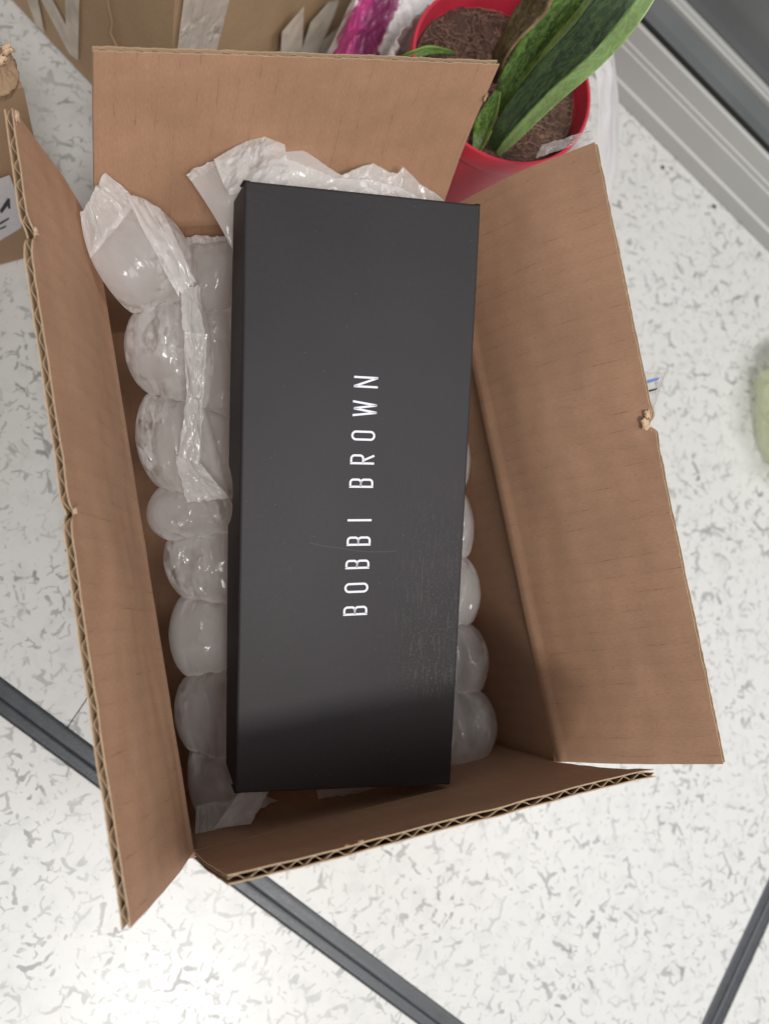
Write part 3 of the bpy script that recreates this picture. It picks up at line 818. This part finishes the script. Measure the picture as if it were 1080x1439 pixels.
# tape on the carton
def on_face(px_, n, lift): return onplane(px_, c0+n*lift, n)
acc = Acc(); tq = [on_face(p, nB, .0018) for p in ((246, 90), (300, 90), (326, -12), (260, -12))]
def tf(u, v, o=0):
    q = tq[0].lerp(tq[1], u).lerp(tq[3].lerp(tq[2], u), v)
    return q+nB*(o+.0008*abs(N3(u*4, v*1.2, 4.))+.00015*N3(u*12, v*4))
acc.slab(lambda u, v: tf(u, v), lambda u, v: tf(u, v, -.0001), 60, 50)
acc.build('wide_tape', M['carton_tape'], carton)
acc = Acc()
cp = [on_face(p, nA, .0022) for p in ((150, -10), (153, 10), (158, 30), (155, 45), (163, 62), (166, 90))]
acc.tube(cp, .0009, 6); acc.build('creased_ridge', M['kraft_khaki'], carton)

# ================================================================ SMALL CARTON AT THE LEFT EDGE
k0 = atz((82, 350), 0); kt = .144
kl = atz((0, 372), 0); kd1 = (kl-k0).normalized()
ktop = Vector((k0.x, k0.y, kt)); k2 = atz((0, 82), kt); kd2 = Vector((k2.x-ktop.x, k2.y-ktop.y, 0)).normalized()
sc = thing('torn_carton', 'brown carton with a crushed torn corner at the left edge of the picture', 'carton', (k0.x, k0.y, 0))
nk1 = Vector((kd1.y, -kd1.x, 0)); nk1 = nk1 if nk1.dot(kd2) < 0 else -nk1
nk2 = Vector((kd2.y, -kd2.x, 0)); nk2 = nk2 if nk2.dot(kd1) < 0 else -nk2
sf = wall_quad('carton_side', k0, kd1, .20, kt-.004, 'kraft_brown', sc, nk1, .003)
wall_quad('carton_side', k0+kd2*.0035, kd2, .12, kt-.004, 'kraft_brown', sc, nk2, .003)
v_, f_ = prism([Vector((p.x, p.y, kt-.002)) for p in (k0+kd1*.006, k0+kd1*.2, k0+kd1*.2+kd2*.12, k0+kd2*.12, k0+kd2*.008)], Vector((0, 0, 1)), .003)
mesh('carton_top', v_, f_, M['kraft_brown'], sc, False, [(v.x, v.y) for v in v_])
acc = Acc()
cc = ktop+kd1*.004+kd2*.006
def cf(u, v, o=0):
    a = u*2*math.pi; e_ = v*math.pi
    r_ = .0062*(1+.0)*(.75+.5*noise.ridged_multi_fractal(Vector((math.cos(a)*1.2, math.sin(a)*1.2, v*2.4)), .9, 2.1, 4, 1, 2)*.6)
    return cc+Vector((math.cos(a)*math.sin(e_)*r_*.9, math.sin(a)*math.sin(e_)*r_*1.5, math.cos(e_)*r_*.8))
acc.grid(lambda u, v: cf(u, v), 60, 40)
acc.build('crushed_corner', M['kraft_brown'], sc)
for i, (dx, dy) in enumerate(((0, 0), (-.008, .003), (.003, .006), (-.004, -.006))):
    curl(sc, cc+Vector((dx, dy, .005)), Vector((.8, .5, .2)).normalized(), Vector((-.4, .8, .1)).normalized(), Vector((0, -.2, 1)).normalized(), .006, i*3.3, 1.1, .0022)
h0 = k0+kd1*.060+Vector((0, 0, kt)); 
acc = Acc()
shade_flap = lambda u, v, o=0: h0+kd1*(.20*u+.075*v)+nk1*(.155*v)+Vector((0, 0, -.105*v**1.4+o+.001*N3(u*3, v*3)))
acc.slab(lambda u, v: shade_flap(u, v), lambda u, v: shade_flap(u, v, -.003), 30, 30, lambda u, v: (u*.2, v*.155))
sharp(acc.build('flap', M['kraft_brown'], sc), 50)  # unseen flap, added to cast shade on the floor at the left
face_k = lambda name, parent, poly, m, lift: mesh(name, *prism([onplane(p, k0+nk1*lift, nk1) for p in poly], nk1, .0001), M[m], parent, False)
lb = face_k('paper_label', sc, [(-30, 262), (14, 246), (34, 300), (30, 320), (0, 338), (-30, 345)], 'label', .0020)
face_k('printed_mark', lb, [(0, 296), (11, 279), (14, 279), (15, 293), (12, 293), (11, 289), (5, 297), (2, 300)], 'ink', .0024)
face_k('printed_mark', lb, [(0, 313), (13, 306), (13, 308), (0, 316)], 'ink', .0024)
face_k('printed_mark', lb, [(0, 321), (9, 317), (9, 319), (0, 323)], 'ink', .0024)

# ================================================================ RED POT WITH PLANT
ZP = .125
pl, pr = atz((583, 90), ZP), atz((834, 150), ZP)
pc = atz((709, 104), ZP); RP = (pl-pr).length/2
base_c = Vector((pc.x, pc.y, 0))
pot = thing('plant_pot', 'round red plastic pot holding brown fibrous soil, just beyond the open box', 'plant pot', tuple(base_c))
def lathe(profile, k=96, c=base_c):
    v, f = [], []
    for (r, z) in profile:
        for j in range(k):
            a = 2*math.pi*j/k; v.append(c+Vector((r*math.cos(a), r*math.sin(a), z)))
    n_ = len(profile)
    for i in range(n_-1):
        for j in range(k): f.append((i*k+j, i*k+(j+1) % k, (i+1)*k+(j+1) % k, (i+1)*k+j))
    return v, f
v_, f_ = lathe([(.001, .002), (RP*.70, .001), (RP*.72, .004), (RP*.93, ZP-.014), (RP*.935, ZP-.012), (RP*.985, ZP-.0115), (RP*.995, ZP-.010),
                (RP, ZP-.001), (RP*.995, ZP), (RP*.965, ZP), (RP*.955, ZP-.002), (RP*.94, ZP-.012), (RP*.90, ZP-.018), (RP*.82, .03), (.001, .028)])
sharp(mesh('pot_shell', v_, f_, M['red'], pot), 45)
plant = thing('variegated_plant', 'plant with long mottled green strap leaves growing in the red pot', 'plant', (pc.x, pc.y, ZP-.015))
acc = Acc()
def so(u, v):
    a = u*2*math.pi; r_ = RP*.925*v
    x, y = r_*math.cos(a), r_*math.sin(a)
    z = ZP-.012+.003*noise.fractal(Vector((x*70, y*70, 1)), 1, 2, 4)+.002*N3(x*300, y*300)
    return pc.xy.to_3d()+Vector((x, y, z))
acc.grid(so, 120, 50)
soil = acc.build('soil', M['soil'], pot)
acc = Acc()
for i in range(950):
    a = random.uniform(0, 6.283); r_ = RP*.88*math.sqrt(random.random()); p = Vector((pc.x+r_*math.cos(a), pc.y+r_*math.sin(a), ZP-.011))
    h = random.uniform(0, 6.28); pts = []
    for k in range(7):
        pts.append(p.copy()); h += random.uniform(-.9, .9); p = p+Vector((math.cos(h), math.sin(h), random.uniform(-.25, .3)))*random.uniform(.0012, .003)
        d_ = (p-Vector((pc.x, pc.y, p.z)))
        if d_.length > RP*.9: p = Vector((pc.x, pc.y, p.z))+d_*(RP*.9/d_.length)
    acc.tube(pts, random.uniform(.00006, .00019), 4)
fb = acc.build('coir_fibres', M['fibre'], pot); fb['kind'] = 'stuff'

def leaf(mid, m, wmax, twist, curlv, seed, label=None, wave=.002, foldv=0.):
    """mid: list of (px, z, width factor)"""
    P = [atz(p, z) for p, z, _ in mid]; W_ = [w_ for _, _, w_ in mid]; n_ = len(P)
    def cr_(A, t):
        x = t*(n_-1); i = min(int(x), n_-2); f = x-i
        g = lambda k: A[max(0, min(n_-1, k))]
        a, b, c, d = g(i-1), g(i), g(i+1), g(i+2)
        return .5*((2*b)+(c-a)*f+(2*a-5*b+4*c-d)*f*f+(3*b-a-3*c+d)*f**3)
    def fn(u, v, o=0):
        p = cr_(P, v); d = (cr_(P, min(1, v+.02))-cr_(P, max(0, v-.02))).normalized()
        s_ = d.cross(CAM-p).normalized(); nn = s_.cross(d).normalized()
        a = twist[0]+(twist[1]-twist[0])*v
        s2 = s_*math.cos(a)+nn*math.sin(a); n2 = nn*math.cos(a)-s_*math.sin(a)
        w_ = wmax*max(.02, cr_(W_, v)); x = (u-.5)*w_
        q = p+s2*x+n2*(curlv*abs(2*u-1)**1.6*w_+wave*N3(v*5+seed, u*1.5, seed)*abs(2*u-1)+foldv*abs(u-.62)*w_)
        return q+n2*o
    acc = Acc(); acc.slab(lambda u, v: fn(u, v), lambda u, v: fn(u, v, -.0005*1), 24, 80)
    o = acc.build('leaf', M[m], plant)
    if label: o['label'] = label
leaf([((694, 212), .118, .35), ((712, 183), .132, .75), ((765, 122), .160, 1.0), ((828, 62), .185, 1.1), ((880, 0), .205, 1.1), ((930, -70), .22, .7)], 'leafA', .0195, (-.15, .15), .06, 1.,
     'broad dark leaf with a pale green margin along one side', .003, .18)
leaf([((700, 160), .116, .3), ((712, 130), .128, .75), ((737, 88), .142, 1.0), ((768, 43), .158, 1.0), ((806, -4), .175, 1.0), ((850, -70), .19, .6)], 'leafB', .0150, (.3, -.1), .10, 2.,
     'mid green mottled leaf behind the broad one', .002, .2)
leaf([((694, 118), .118, .25), ((700, 80), .145, .6), ((717, 48), .160, .8), ((740, 18), .172, 1.0), ((756, -8), .182, 1.1), ((785, -70), .20, .6)], 'leafC', .0130, (.2, .5), -.12, 3.,
     'withered brownish leaf with tan edges', .003)
leaf([((670, 216), .116, .3), ((678, 190), .122, .9), ((688, 162), .130, .9), ((700, 128), .14, .3)], 'leafB', .0105, (.5, .2), .15, 4., None, .001, .3)
leaf([((700, 190), .112, .3), ((722, 150), .118, .7), ((775, 85), .130, 1.0), ((830, 25), .145, .8), ((885, -60), .165, .5)], 'leafA', .016, (-.3, -.2), .10, 5., None, .002, .1)
leaf([((640, 74), .118, .2), ((606, 70), .126, .8), ((585, 74), .126, .7), ((562, 80), .12, .2)], 'leafB', .005, (.0, .3), .2, 6., 'small yellowish leaf end at the left pot rim', .001)
leaf([((704, 190), .112, .3), ((738, 110), .120, .8), ((785, 40), .128, 1.0), ((825, -50), .138, .8)], 'leafA', .016, (.1, .3), .08, 8., None, .002, .1)

# white bag round the pot
bag = thing('white_plastic_bag', 'white plastic bag standing open round the red pot', 'plastic bag', (pc.x+RP*1.1, pc.y, 0))
acc = Acc()
BR_ = [((846, 20), .104), ((858, 62), .092), ((863, 130), .074), ((864, 215), .045), ((858, 300), .020), ((842, 345), .0012)]
BL_ = [((826, 60), .122), ((838, 110), .120), ((841, 160), .116), ((836, 215), .100), ((812, 280), .070), ((770, 330), .0012)]
def bgf(u, v, o=0):
    x = v*(len(BR_)-1); i = min(int(x), len(BR_)-2); f_ = x-i
    a = atz(BL_[i][0], BL_[i][1]).lerp(atz(BL_[i+1][0], BL_[i+1][1]), f_); b = atz(BR_[i][0], BR_[i][1]).lerp(atz(BR_[i+1][0], BR_[i+1][1]), f_)
    out = Vector((.8, -.5, .25)).normalized()
    return a.lerp(b, u)+out*(.005*math.sin(math.pi*u)+.0035*(1-2*abs(N3(u*2.2+.6*v, v*1.1, 6.)))*math.sin(math.pi*min(u*1.2, 1))+.0012*N3(u*6, v*5)+o)
acc.slab(lambda u, v: bgf(u, v), lambda u, v: bgf(u, v, -.0003), 60, 90)
acc.build('bag_film', M['bagwhite'], bag)
acc = Acc()
def bg2(u, v, o=0):
    a = math.radians(95+125*u)
    r_ = RP*1.03+.006*abs(N3(u*7, v*1.6, 3.))+.004*(1-2*abs(N3(u*15, v*3., 6.)))+.006*math.sin(math.pi*v)+o
    return Vector((pc.x+r_*math.cos(a), pc.y+r_*math.sin(a), .001+(.106+.012*N3(u*9, 1.))*v))
acc.slab(lambda u, v: bg2(u, v), lambda u, v: bg2(u, v, .0003), 110, 40)
acc.build('bag_film', M['bagwhite'], bag)
# printed bag
pb = thing('printed_plastic_bag', 'crumpled white plastic bag with magenta print between the big carton and the pot', 'plastic bag', tuple(atz((520, 60), 0)))
acc = Acc(); bq = [(436, 118), (600, 120), (660, -60), (524, -60)]; bz = [.040, .050, .085, .08]
BP = [atz(bq[i], bz[i]) for i in range(4)]
def pbf(u, v, o=0):
    q = BP[0].lerp(BP[1], u).lerp(BP[3].lerp(BP[2], u), v)
    r_ = noise.ridged_multi_fractal(Vector((u*2.2+.7*v, v*1.1, 2.)), .9, 2.1, 4, 1, 2)-1
    return q+Vector((0, 0, .012*r_+.018*math.sin(math.pi*u)+o))
acc.slab(lambda u, v: pbf(u, v), lambda u, v: pbf(u, v, -.0003), 110, 70)
acc.build('bag_film', M['printbag'], pb)
acc = Acc()
def pbs(u, v, o=0):
    q = BP[0].lerp(BP[1], u).lerp(BP[3].lerp(BP[2], u), 0)
    top = pbf(u, 0); 
    return Vector((top.x, top.y, .001+(top.z-.0012)*v))+Vector((0, -1, 0))*(.010*math.sin(math.pi*v)*(1+N3(u*8, v*2))+o)
acc.slab(lambda u, v: pbs(u, v), lambda u, v: pbs(u, v, .0003), 80, 24)
acc.build('bag_side', M['bagwhite'], pb)

# ================================================================ ALUMINIUM DOOR FRAME
d0, d1 = atz((870, 145), 0), atz((1080, 355), 0); dd = (d1-d0).normalized(); dn = Vector((-dd.y, dd.x, 0)); dn = dn if dn.x > 0 else -dn
frame = thing('door_frame', 'grey aluminium sliding door frame with a black gasket along the floor, top right', 'door frame', tuple(d0))
def extr(name, prof, m, smooth=False):
    acc = Acc(); n_ = len(prof)-1
    v, f = [], []
    for s_ in (-1.2, 1.0):
        for (a, z) in prof: v.append(d0+dd*s_+dn*a+Vector((0, 0, z)))
    k = len(prof)
    for i in range(k): f.append((i, (i+1) % k, k+(i+1) % k, k+i))
    f.append(tuple(range(k))); f.append(tuple(range(k, 2*k))[::-1])
    o = mesh(name, v, f, M[m], frame, smooth)
    md = o.modifiers.new('bevel', 'BEVEL'); md.width = .0005; md.segments = 2; md.limit_method = 'ANGLE'
    return o
extr('floor_channel', [(0, .0005), (.0006, .0115), (.0018, .0125), (.0028, .0128), (.0042, .0315), (.0054, .0318), (.0058, .0355), (.0070, .0358), (.0085, .0478), (.0105, .0488), (.0125, .0482), (.0125, .0005)], 'alu')
extr('black_gasket', [(.0127, .0005), (.0127, .0462), (.0205, .0464), (.0205, .0005)], 'gasket')
extr('track_bed', [(.0207, .0005), (.0207, .0470), (.031, .0460), (.0415, .0490), (.0440, .0490), (.0440, .0005)], 'sill')
extr('sliding_rail', [(.0442, .0005), (.0442, .0520), (.0452, .0530), (.0480, .0532), (.0486, .0524), (.0498, .0524), (.0506, .0532), (.0535, .0532), (.0540, .0005)], 'alu')
extr('door_panel', [(.0542, .0005), (.0542, .056), (.0600, .42), (.075, .42), (.075, .0005)], 'sill')

# ================================================================ SMALL THINGS ON THE FLOOR
gb = atz((1103, 600), 0)
gw = thing('green_plastic_wrap', 'crumpled ball of pale green see-through plastic at the right edge on the floor', 'plastic wrap', (gb.x, gb.y, 0))
acc = Acc()
def gf(u, v):
    a = u*2*math.pi; e_ = v*math.pi
    dr = Vector((math.cos(a)*math.sin(e_), math.sin(a)*math.sin(e_), math.cos(e_)))
    r_ = .040*(.70+.30*noise.ridged_multi_fractal(dr*1.9+Vector((3, 1, 2)), .9, 2.1, 3, 1, 2))+.0*a
    q = gb+Vector((dr.x*r_*.85, dr.y*r_*1.4, 0)); return Vector((q.x, q.y, max(.0008, .018+dr.z*r_*.75)))
acc.grid(gf, 30, 17); acc.build('film_ball', M['green'], gw, False)
for (p, r_, m, lb_) in (((930, 236), .0016, 'crumb', 'dark grey crumb on the floor near the door frame'), ((944, 238), .0016, 'crumbp', 'pale pinkish crumb on the floor beside the dark crumb'),
                        ((1002, 291), .0017, 'crumb', 'small olive crumb lower down along the door frame')):
    c = atz(p, 0); bm = bmesh.new(); bmesh.ops.create_icosphere(bm, subdivisions=3, radius=r_)
    for v in bm.verts: v.co *= 1+.4*N3(v.co.x*900, v.co.y*900, v.co.z*900+p[0]); v.co.z = max(v.co.z*.6, -r_*.5)
    me = bpy.data.meshes.new('crumb'); bm.to_mesh(me); bm.free()
    o = link('floor_crumb', me, M[m]); o.location = (c.x, c.y, r_*.5); o['label'] = lb_; o['category'] = 'crumb'
